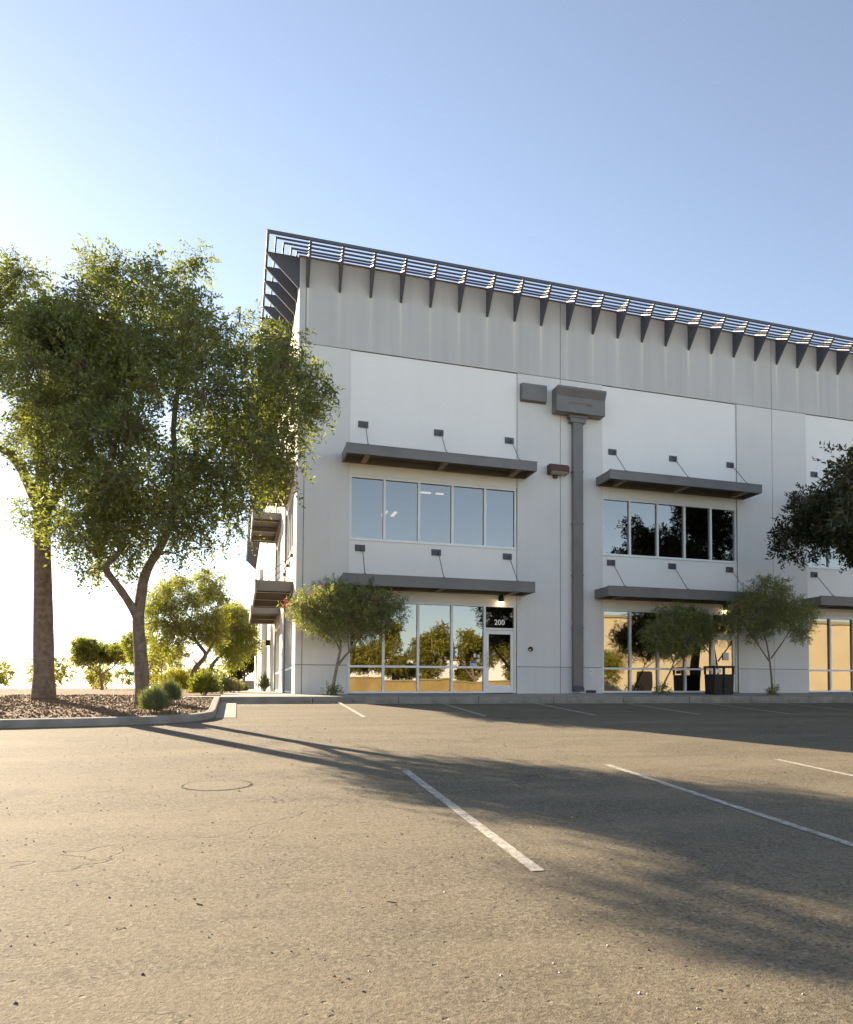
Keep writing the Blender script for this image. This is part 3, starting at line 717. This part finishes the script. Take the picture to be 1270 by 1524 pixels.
# big tree at the left: clumps laid out as the crown hangs in the place
D1 = 18.1
def P1(x, y, dz=0.0): return tuple(at_depth(x, y, D1 + dz))
b1 = []
crown1 = [  # x, y, radius (cm-ish units of the photo), depth offset
 (276,404,20,.5),(255,425,22,.3),(232,455,36,.8),(282,452,38,-.2),(318,492,34,.2),(215,505,46,-.6),(268,512,46,.9),(312,540,40,-.8),(345,520,26,.6),
 (398,492,30,.4),(425,505,28,-.2),(405,535,40,.3),(443,545,34,.4),(465,560,24,-.1),(482,578,15,.1),(462,598,24,.3),(436,600,38,-.4),(395,590,44,.6),(350,585,40,-.9),
 (185,560,46,.4),(235,575,34,-1.0),(172,620,44,-.5),(210,655,44,.9),(158,685,44,.2),(150,745,40,-.6),(142,800,24,.2),(185,720,50,.6),(178,775,34,1.1),
 (300,640,34,1.0),(345,640,44,.2),(395,645,42,-.3),(432,650,26,.3),(452,625,18,.5),(425,690,28,0),(382,695,42,.5),(335,700,46,-.7),(290,715,40,-.2),(250,690,36,-1.2),
 (240,745,40,.9),(285,765,34,-.6),(330,752,34,.4),(366,745,24,-.2),(352,782,16,.1),(300,795,22,.3),(310,815,12,.2),(262,805,20,.6),(272,832,12,.5),(255,780,26,-.8),
 (140,760,36,.2),(125,800,30,-.3),(165,800,26,.7),(150,835,18,.2),(130,850,14,.1),(185,810,24,-.6),(215,800,26,1.0),(195,835,18,.6),(205,860,12,.3),(160,830,14,-.2),(135,720,40,1.0),(128,640,44,-.9),(140,570,44,.8),(165,500,44,0),(190,450,38,.6),(400,720,22,.8),
 # the half of the crown that the picture crops
 (95,600,52,.3),(85,690,50,-.5),(100,520,46,.9),(130,450,40,-.4),(175,400,36,.3),(230,395,24,-.3),(60,760,40,.4),(110,780,36,-.9),(45,640,46,.6),(50,545,40,-.6),(90,460,34,.2),(140,395,30,.8)]
for x, y, r, dz in crown1:
    rr = r / 74.0; b1.append((P1(x, y, dz * 1.5), (rr * 1.1, rr * 1.15, rr * .85), 1.0))
for x, y, r, dz in crown1[::3]:                     # depth of the crown, before and behind
    for s in (-1.2, 1.3):
        rr = r / 75.0; b1.append((P1(x * .8 + 225 * .2 + random.uniform(-20, 20), y * .82 + 610 * .18 + random.uniform(-20, 20), s + dz * .6), (rr, rr, rr * .8), .8))
b1.append((P1(357, 478, .2), (.10, .10, .42), 1.6)); b1.append((P1(300, 383, .4), (.26, .2, .12), 1.6)); b1.append((P1(490, 586, .1), (.2, .15, .07), 1.2)); b1.append((P1(285, 394, .4), (.22, .2, .12), 1.4))
base1 = Vector(P1(212, 1030)); base1.z = mulch_z(base1.x, base1.y) - .05
stems1 = [([base1, P1(211, 1005), P1(208, 960), P1(206, 925), P1(211, 880, .1), P1(219, 848, .15), P1(240, 812, .1), P1(257, 770, 0), P1(265, 715, -.1), P1(258, 640, 0), P1(268, 560, .2)], .165, .045),
          ([P1(207, 930), P1(199, 908, -.05), P1(181, 880, -.2), P1(160, 852, -.35), P1(158, 842, -.4), P1(172, 828, -.45), P1(181, 812, -.5), P1(170, 780, -.6), P1(165, 720, -.7), P1(175, 640, -.6)], .10, .03),
          ([P1(262, 745, -.05), P1(300, 690, .3), P1(345, 640, .5), P1(390, 590, .5)], .06, .025)]
make_tree('mesquite_tree', 'tall leaning tree with forked trunk in the gravel island at left', 'tree', tuple(base1), stems1, b1, 'leaf', 'bark', 345, .095, .040, group='trees along the sunny side', limb_r=.045, per=12, slen=(.25, .6), droop=.8)

def free_tree(name, label, base, height, crown_r, leaf, density, leafL, leafW, seed, group, lean=0.3, crown_lo=.38, nb=26, bark='bark', trunk_r=None, squash=1.0, fork_h=.27):
    random.seed(seed); bx, by, bz = base; H = height
    tr = trunk_r or .028 * H
    top = Vector((bx + lean, by, bz + H * .62)); fork = Vector((bx + lean * .5, by + .1, bz + H * fork_h))
    stems = [([Vector((bx, by, bz - .1)), Vector((bx + lean * .1, by, bz + H * .12)), fork, Vector((bx + lean * .4, by - .2, bz + H * (fork_h + .1))), top], tr, tr * .35),
             ([fork - Vector((0, 0, .1)), fork + Vector((crown_r * .25, .2, H * .1)), Vector((bx + lean + crown_r * .5, by + .3, bz + H * .52))], tr * .6, tr * .2),
             ([fork - Vector((0, 0, .05)), fork + Vector((-crown_r * .25, -.2, H * .12)), Vector((bx + lean - crown_r * .5, by - .4, bz + H * .55))], tr * .55, tr * .2)]
    bl = []; zc = bz + H * (crown_lo + 1) / 2; hz = H * (1 - crown_lo) / 2
    lobes = []
    for i in range(7):
        d = Vector((random.gauss(0, 1), random.gauss(0, 1), random.gauss(0, 1))).normalized() * random.uniform(.45, .8)
        lobes.append((d, random.uniform(.28, .5)))
    for i in range(nb):
        l0, lr = lobes[i % 7]
        d = l0 + Vector((random.gauss(0, 1), random.gauss(0, 1), random.gauss(0, 1))).normalized() * lr * (random.random() ** .4)
        c = (bx + lean + d.x * crown_r * .95, by + d.y * crown_r * .95, zc + d.z * hz * .95)
        r_ = crown_r * random.uniform(.14, .34); bl.append((c, (r_, r_, r_ * .75 * squash), 1.0))
    return make_tree(name, label, 'tree', base, stems, bl, leaf, bark, density, leafL, leafW, group=group, limb_r=.04, per=10, slen=(.25, .5), droop=.4)
GT = 'trees along the sunny side'
def laid_tree(label, d, stems, crown, density, L, Wd, thick):
    bl = []
    for x, y, r in crown:
        for dz in (-thick, thick * .3, thick * 1.2):
            rr = r * d / 1226.6 * random.uniform(.8, 1.05)
            bl.append((tuple(at_depth(x + random.uniform(-4, 4), y + random.uniform(-4, 4), d + dz * random.uniform(.5, 1))), (rr * 1.05, rr, rr * .8), 1.0))
    st = [([tuple(at_depth(x, y, d + dz)) for x, y, dz in p], r0, r1) for p, r0, r1 in stems]
    st[0][0][0] = (st[0][0][0][0], st[0][0][0][1], -.15)
    return make_tree('mesquite_tree', label, 'tree', st[0][0][0], st, bl, 'leaf_mid', 'bark', density, L, Wd, group=GT, limb_r=.035, per=10, slen=(.22, .5), droop=.55)
random.seed(12)
laid_tree('mid sized leafy tree with crooked trunk beside the walkway, behind the big tree', 36.0,
          [([(286, 1030, 0), (287, 1006, 0), (292, 993, 0), (302, 982, 0), (306, 973, 0), (298, 962, .1), (290, 950, .2), (284, 925, .3)], .15, .05), ([(305, 976, 0), (313, 965, -.2), (322, 945, -.3), (318, 915, -.3)], .08, .03), ([(294, 956, .1), (270, 940, 0), (252, 915, -.3)], .06, .025)],
          [(245,880,18),(270,868,16),(300,862,14),(309,851,8),(228,900,16),(255,905,22),(285,895,22),(312,885,18),(325,875,11),(232,930,18),(262,935,22),(290,930,22),(318,920,20),(240,955,14),(222,915,10),(268,955,11),(304,948,13),(322,942,16),(230,968,8),(275,974,7),(334,893,9),(250,868,9),(330,862,6)], 300, .095, .042, .9)
laid_tree('smaller yellow green tree beside the walkway, nearest the far canopy', 46.0,
          [([(312, 1028, 0), (312, 1008, 0), (315, 992, 0), (324, 980, 0), (333, 972, 0), (345, 955, 0), (350, 935, 0)], .15, .05), ([(328, 977, 0), (338, 960, .3), (340, 935, .3)], .07, .03)],
          [(335,915,14),(350,910,14),(362,918,12),(340,935,18),(358,940,18),(372,942,12),(345,958,18),(365,962,14),(379,956,8),(335,968,12),(353,981,11),(338,990,8),(324,955,12),(345,903,8),(326,935,10),(372,925,8)], 300, .11, .05, .9)
free_tree('evergreen_tree', 'dark dense tree far off at the end of the side walkway', (-.95, 72.0, -.05), 5.6, 2.6, 'leaf_dark', 150, .2, .1, 6, None, lean=0, nb=40, crown_lo=.05)
free_tree('mesquite_tree', 'pale hazy tree far off beside the street at left', (-13.5, 60.0, -.05), 5.5, 3.6, 'leaf_mid', 110, .2, .09, 8, GT, lean=-.4, nb=26, crown_lo=.25)
free_tree('mesquite_tree', 'tree with thin crown far off behind the big trunk', (-8.6, 44.0, -.05), 5.2, 2.7, 'leaf_mid', 120, .16, .07, 9, GT, lean=.3, nb=24, crown_lo=.3)

free_tree('mesquite_tree', 'thick trunked tall tree at the left edge, beside the forked one', (-5.9, -4.4, mulch_z(-5.9, -4.4)), 10.4, 2.5, 'leaf', 430, .09, .04, 41, GT, lean=-.3, nb=40, crown_lo=.52, trunk_r=.27, fork_h=.43)

free_tree('mesquite_tree', 'thin low yellow green tree seen between the big trunk and the mid sized tree', (-6.2, 30.0, -.05), 3.4, 1.9, 'leaf_mid', 110, .10, .045, 44, GT, lean=.2, nb=26, crown_lo=.06, trunk_r=.07)

# trees standing off the picture, which the windows mirror
GB = 'trees across the parking lot'
rt = random.Random(4)
for i, (x, y, h, r_) in enumerate([(3.0, -43.0, 6.2, 2.4), (6.8, -43.5, 6.8, 2.5), (10.4, -43, 7.4, 2.6), (14.3, -43.2, 8.4, 2.6), (18.0, -43.6, 6.8, 2.4), (21.8, -43, 7.2, 2.6), (25.8, -44, 7.4, 2.7), (-2.0, -44, 6.4, 2.8), (31.5, -45.5, 5.0, 2.0)]):
    free_tree('broadleaf_tree', 'golden green tree mirrored in the ground floor windows', (x, y, lot_z(x, y)), h, r_, 'leaf_gold', 170, .17, .08, 20 + i, GB, lean=rt.uniform(-.3, .3), crown_lo=.12, nb=42)
free_tree('shade_tree', 'dark leafy tree standing in the lot to the right of the camera', (12.1, -14.2, lot_z(12.1, -14.2)), 6.4, 2.4, 'leaf_dark', 260, .13, .055, 31, 'shade trees in the lot', lean=-.2, nb=34, crown_lo=.5)
free_tree('shade_tree', 'big dark shade tree at the right end of the parking bays', (18.2, -6.6, lot_z(18.2, -6.6)), 10.6, 3.9, 'leaf_dark', 210, .15, .065, 33, 'shade trees in the lot', lean=.3, nb=46, crown_lo=.33)

# ---- oleanders trained as small trees
def flower_mesh():
    V = []
    for k in range(7):
        c = np.array([rng.normal() * .03, rng.normal() * .03, rng.normal() * .025])
        for j in range(5):
            t = 2 * math.pi * j / 5 + k; d = np.array([math.cos(t), math.sin(t), .35]); s = np.array([-math.sin(t), math.cos(t), 0]) * .016
            V += [c, c + d * .02 + s, c + d * .042, c + d * .02 - s]
    return np.array(V)
FV = flower_mesh()
def oleander(label, base, stems, blobs, density, flowers, leaf='oleander', sprout=True, group='oleander trees along the facade'):
    root = make_tree('oleander_tree', label, 'small tree', base, stems, blobs, leaf, 'bark_pale', density, .105, .024, group=group, limb_r=.03, per=10, slen=(.15, .32), droop=.05)
    fl = None
    for p in flowers:
        if fl is None:
            fl = quads_object('flower', FV, 'petal'); o = fl
        else:
            o = fl.copy(); COL.objects.link(o)
        o.parent = root; o.scale = (.75,) * 3; o.location = Vector(p) - Vector(base); o.rotation_euler = (random.random(), random.random(), random.random() * 6)
    if sprout:
        sb = [((base[0] + dx, base[1] + dy, base[2] + .16), (.14, .12, .14), 1.2) for dx, dy in ((-.14, -.05), (.15, .02), (.02, .1), (.05, -.12), (0, 0))]
        quads_object('sprout', sprigs(sb, 420, .09, .03, per=8, slen=(.1, .2), droop=-.5), 'sprout', root)
    return root
YA = -1.05
def PF(x, y, Y):
    D = at_depth(x, y, 1.0) - CAM; t = (Y - CAM.y) / D.y
    return tuple(CAM + D * t)
sA = [([PF(494, 1036, YA), PF(498, 1010, YA), PF(505, 975, YA), PF(507, 962, YA), PF(503, 940, YA - .1), PF(492, 910, YA - .2)], .062, .018),
      ([PF(503, 990, YA), PF(515, 975, YA), PF(527, 962, YA), PF(537, 945, YA + .1), PF(552, 915, YA + .1)], .042, .016),
      ([PF(506, 968, YA), PF(498, 952, YA + .1), PF(480, 935, YA + .1), PF(462, 915, YA + .1)], .03, .012),
      ([PF(520, 970, YA), PF(518, 945, YA - .1), PF(524, 910, YA - .1)], .028, .012)]
bA = []
for x, y, r in [(448,908,17),(462,897,20),(440,898,10),(480,890,24),(500,882,22),(520,892,26),(545,890,24),(570,900,24),(590,908,15),(600,916,8),(470,920,22),(492,915,26),(515,915,26),(540,915,26),(565,920,20),(552,938,16),
                (500,935,20),(478,938,14),(530,940,16),(455,920,14),(515,875,12),(535,875,12),(498,868,8),(550,872,8),(580,890,10),(578,925,10)]:
    for dz in (-.45, .35): bA.append((PF(x + random.uniform(-5, 5), y + random.uniform(-4, 4), YA + dz * (r / 22)), (r / 44, r / 48, r / 52), 1.0))
fA = [PF(x, y, YA - .55) for x, y in [(482,873),(493,886),(474,905),(466,883),(424,895),(424,902),(538,894),(531,889),(511,890),(536,891),(560,896),(515,903),(455,905),(500,892),(512,897)]]
oleander('oleander with red flowers and leaning double stem at the grey corner pier', PF(494, 1036, YA), sA, bA, 250, fA)
YB = -.95
sB = [([PF(984, 1034, YB), PF(990, 1015, YB), PF(1000, 995, YB), PF(1004, 985, YB), PF(1018, 968, YB)], .04, .014), ([PF(1003, 987, YB), PF(998, 970, YB), PF(992, 950, YB)], .024, .01), ([PF(1000, 995, YB), PF(1022, 975, YB + .1), PF(1045, 955, YB)], .02, .01)]
bB = []
for x, y, r in [(968,945,14),(985,930,20),(1005,920,20),(1025,922,20),(1045,928,16),(1058,940,12),(975,955,16),(998,948,24),(1022,950,24),(1042,948,18),(1000,970,16),(1020,968,14),(1010,908,10),(985,912,8),(1040,912,8),(1022,905,6)]:
    for dz in (-.4, .35): bB.append((PF(x + random.uniform(-4, 4), y + random.uniform(-4, 4), YB + dz * r / 22), (r / 40, r / 44, r / 46), 1.0))
oleander('small bushy green oleander with one bent stem in front of the right shop window', PF(984, 1034, YB), sB, bB, 400, [])
YC = -1.6
sC = [([PF(1150, 1036, YC), PF(1148, 1000, YC), PF(1142, 960, YC), PF(1132, 920, YC)], .05, .018), ([PF(1146, 985, YC), PF(1122, 950, YC), PF(1105, 925, YC)], .03, .012), ([PF(1148, 980, YC), PF(1175, 940, YC), PF(1190, 900, YC)], .03, .012)]
bC = []
for x, y, r in [(1085,918,14),(1098,905,18),(1112,892,18),(1128,875,18),(1138,862,10),(1108,922,24),(1128,905,26),(1150,890,26),(1135,930,24),(1160,920,28),(1180,905,26),(1165,875,18),(1200,915,22),(1190,940,22),(1120,945,14),(1090,935,10)]:
    for dz in (-.45, .4): bC.append((PF(x + random.uniform(-4, 4), y + random.uniform(-4, 4), YC + dz * r / 22), (r / 42, r / 46, r / 48), 1.0))
fC = [PF(x, y, YC - .6) for x, y in [(1123,863),(1107,889),(1100,901),(1115,910),(1120,911),(1126,907),(1101,921),(1071,911),(1127,890),(1140,880),(1150,905),(1165,890)]]
oleander('tall oleander with pink flowers at the far right by the bin', PF(1150, 1036, YC), sC, bC, 290, fC)

# ---- shrubs
def shrub(name, label, base, w, h, leaf, n, L, Wd, group='shrubs in the planting beds', upright=.6, dense=1.0):
    root = thing(name, label, 'shrub', base, group); bx, by, bz = base
    d = rng.normal(size=(n, 3)); d[:, 2] = np.abs(d[:, 2]) * 1.0 + .05; d /= np.linalg.norm(d, axis=1, keepdims=True)
    rad = (.35 + .65 * rng.random((n, 1)) ** .6)
    lump = 1 + .12 * rng.normal(size=(n, 1)) + .12 * np.sin(d[:, :1] * 7 + d[:, 1:2] * 5) + .10 * np.sin(d[:, 2:3] * 9 + d[:, :1] * 4)
    P = np.array([bx, by, bz + h * .12]) + d * rad * lump * np.array([w / 2, w / 2, h * .86])
    D = d * (1 - upright) + np.array([0, 0, upright]) + rng.normal(size=(n, 3)) * .35
    quads_object('foliage', leaf_mesh(P, D, L * (.6 + .8 * rng.random(n)), Wd * (.7 + .6 * rng.random(n)), up=0), leaf, root)
    m = MB()
    for k in range(9):
        t = 2 * math.pi * k / 9 + random.random(); e = Vector((bx + math.cos(t) * w * .3, by + math.sin(t) * w * .3, bz + h * .55))
        m.tube(bez((bx + math.cos(t) * .03, by + math.sin(t) * .03, bz - .03), e, .1, 4), [.012, .01, .007, .004], 5)
    m.build('stem', 'bark', root)
    return root
def ground_shrub(x, y, d):
    p = at_depth(x, y, d); z = mulch_z(p.x, p.y) if p.y < -2.4 else -.05
    return (p.x, p.y, z)
p = ground_shrub(229, 1060, 16.9); shrub('sage_shrub', 'round grey green shrub nearest the kerb nose', p, .50, .46, 'sage', 5200, .12, .009, dense=1)
p = ground_shrub(251, 1043, 19.6); shrub('sage_shrub', 'grey green shrub just behind the front one, right of the big trunk', p, .50, .46, 'sage', 5000, .12, .009)
p = ground_shrub(304, 1033, 25.6); shrub('green_shrub', 'bright green round shrub on the gravel by the walkway', p, .86, .66, 'sprout', 4200, .10, .028, upright=.4)
p = ground_shrub(331, 1028, 32.0); shrub('dry_shrub', 'straw coloured low shrub right of the green one', p, 1.05, .62, 'drybush', 3600, .10, .028)
p = ground_shrub(346, 1027, 34.5); shrub('dry_shrub', 'yellowish low shrub touching the straw coloured one', p, .85, .52, 'drybush', 2600, .10, .028)
p = ground_shrub(360, 1026, 44.0); shrub('green_shrub', 'small clipped shrub far along the walkway edge', p, .62, .42, 'oleander', 2500, .08, .03)
p = ground_shrub(262, 1027, 40.0); shrub('green_shrub', 'yellow green shrub under the mid sized trees', p, 1.6, 1.1, 'leaf_gold', 5000, .1, .04, upright=.3)
shrub('agave_plant', 'spiky grey green plant against the sunny side wall', (-.30, 20.5, -.03), .4, .8, 'sage', 420, .35, .03, group=None, upright=.75)
# distant planting
fw = []
for k in range(60):
    x = -75 + k * 1.6; y = 96 + 10 * math.sin(k * 1.7); h = 2.0 + 1.8 * abs(math.sin(k * .9)) + random.random()
    if x < -1.5: fw.append(((x, y, h * .5), (1.6, 1.4, h * .5), .8))
tag(quads_object('tree_line', sprigs(fw, 60, .3, .15, per=8, slen=(.4, .8)), 'leaf_gold'), 'low line of trees far off across the street', 'trees', kind='stuff')

# ---- loose things on the ground
def scatter(n, area, zf, L, Wd, name, mat, label, cat, test=None):
    P = []
    while len(P) < n:
        x = random.uniform(area[0], area[1]); y = random.uniform(area[2], area[3])
        if test is None or test(x, y): P.append((x, y, zf(x, y) + .006))
    P = np.array(P); D = rng.normal(size=(n, 3)); D[:, 2] = np.abs(D[:, 2]) * .25
    o = quads_object(name, leaf_mesh(P, D, L * (.5 + rng.random(n)), Wd * (.5 + rng.random(n)), up=3), mat)
    return tag(o, label, cat, kind='stuff')
scatter(260, (-2, 16, -24, -2.5), lot_z, .042, .026, 'fallen_leaves', 'litter', 'small dry leaves scattered on the asphalt', 'leaves')
scatter(300, (-1, 20, -2.62, -2.34), lot_z, .06, .04, 'fallen_leaves', 'litter', 'dry leaves gathered along the kerb foot', 'leaves')
def pebbles(n, area, zf, smin, smax, name, mat, label, test=None):
    m = MB(); k = 0
    while k < n:
        x = random.uniform(area[0], area[1]); y = random.uniform(area[2], area[3])
        if test and not test(x, y): continue
        k += 1; r_ = random.uniform(smin, smax); z = zf(x, y); t = random.random() * 6
        c, s = math.cos(t) * r_, math.sin(t) * r_
        a = random.uniform(.6, 1); m.add([(x + c, y + s, z), (x - s * a, y + c * a, z), (x - c, y - s, z), (x + s * a, y - c * a, z), (x + c * .1, y + s * .2, z + r_ * random.uniform(.7, 1.1))], [(0, 1, 4), (1, 2, 4), (2, 3, 4), (3, 0, 4)])
    return tag(m.build(name, mat), label, 'gravel', kind='stuff')
M['stone'] = leaf_mat('gravel_stone', (0.09, 0.042, 0.017), (0.19, 0.10, 0.042), (0.33, 0.22, 0.12), 0.0)
M['grit'] = leaf_mat('dark_grit', (0.03, 0.026, 0.022), (0.07, 0.06, 0.05), (0.3, 0.26, 0.2), 0.0)
pebbles(7000, (-7, -2.2, -9.6, -2.5), mulch_z, .012, .034, 'gravel', 'stone', 'brown granite gravel covering the planter island', lambda x, y: in_poly(x, y, MULCH))
pebbles(2600, (-4, 9, -23.5, -8), lot_z, .004, .011, 'grit', 'grit', 'small loose stones on the asphalt', None)

# ------------------------------------------------------------------ street furniture and what stands across the lot
bx0, bx1, by = 14.17, 15.02, -1.0
bz = walk_z(14.5, by)
bn = thing('litter_bin', 'black square litter bin with framed openings beside the right shop door', 'litter bin', (14.6, by, bz))
m = MB(); m.prism(lambda a, b, z: (a, by - b, z), [(-.30, bz), (.30, bz), (.345, bz + .72), (-.345, bz + .72)], bx0 + .02, bx1 - .02); m.build('body', 'black', bn, bevel=.015)
m = MB(); F2 = lambda a, b, z: (a, by - b, z)
xm = (bx0 + bx1) / 2
for x in (bx0, xm - .035, bx1 - .07):
    for b0, b1 in ((-.35, -.28), (.28, .35)): m.box(F2, x, x + .07, b0, b1, bz + .722, bz + .95)
m.box(F2, bx0 - .01, bx1 + .01, -.36, .36, bz + .95, bz + 1.02)
m.build('hood', 'black', bn, bevel=.01)
m = MB(); m.box(F2, xm - .02, xm + .02, .335, .365, bz + .06, bz + .70); m.build('rib', 'black', bn)
m = MB(); m.box(F2, bx0 + .12, xm - .10, .30, .31, bz + .77, bz + .90); m.build('notice', 'white', bn)

sg = at_depth(205, 1003, 62)
ss = thing('street_sign', 'green street name sign on a post far left', 'street sign', (sg.x, sg.y, -.1))
m = MB(); m.tube([(sg.x, sg.y, -.1), (sg.x, sg.y, sg.z + .25)], .035, 8); m.build('post', 'chrome', ss)
m = MB(); m.box(ident, sg.x - .55, sg.x + .55, sg.y - .09, sg.y - .07, sg.z - .13, sg.z + .13); m.build('blade', 'green_sign', ss)

wh = thing('warehouse', 'beige warehouse across the lot mirrored in the right windows', 'building', (50, -60, -.35))
m = MB(); m.box(ident, 30, 74, -74, -53, -.6, 7.6); m.build('wall', 'beige', wh)
m = MB(); m.box(ident, 29.8, 74.2, -74.2, -52.8, 7.6, 7.9); m.build('roof', 'beige_dark', wh)
for x in (34.5, 43.5, 52): 
    m = MB(); m.box(ident, x, x + 3.0, -53, -52.95, 1.6, 4.2); m.build('wall_panel', 'beige_dark', wh)
m = MB(); m.box(ident, 38.6, 40.4, -53, -52.9, -.4, 1.9); dd = m.build('door', 'black', wh)  # made-up door, stands in for a dark bin mirrored in the right window
m = MB()
for k in range(3): m.box(ident, 38.75 + k * .55, 39.15 + k * .55, -52.9, -52.88, 1.25, 1.7)
m.build('bin_lit_opening', 'beige', dd)  # beige plates give the bin's bright openings as colour
lw = thing('garden_wall', 'low golden stucco wall across the lot', 'wall', (8, -39.3, -1.1))
m = MB(); m.box(ident, -6, 25, -39.4, -39.2, -1.4, .75); m.build('panel', 'gold', lw); m = MB(); m.box(ident, -6, 25, -39.48, -39.12, .75, .85); m.build('cap', 'beige_dark', lw)
hs = thing('pale_building', 'pale low building beyond the golden wall', 'building', (12, -62, -.35))
m = MB(); m.box(ident, -20, 27, -75, -62, -.6, 3.4); m.build('wall', 'panel', hs); m = MB(); m.box(ident, -20.3, 27.3, -75.3, -61.7, 3.4, 3.7); m.build('roof', 'beige_dark', hs)

fn = thing('boundary_wall', 'low grey block wall closing the far end of the side walkway', 'wall', (-3, 78, -.1))
m = MB(); m.box(ident, -4.5, 1.5, 78, 78.2, -.3, .9); m.build('panel', 'reveal', fn); m = MB(); m.box(ident, -4.5, 1.5, 77.96, 78.24, .9, 1.0); m.build('cap', 'kerb', fn)
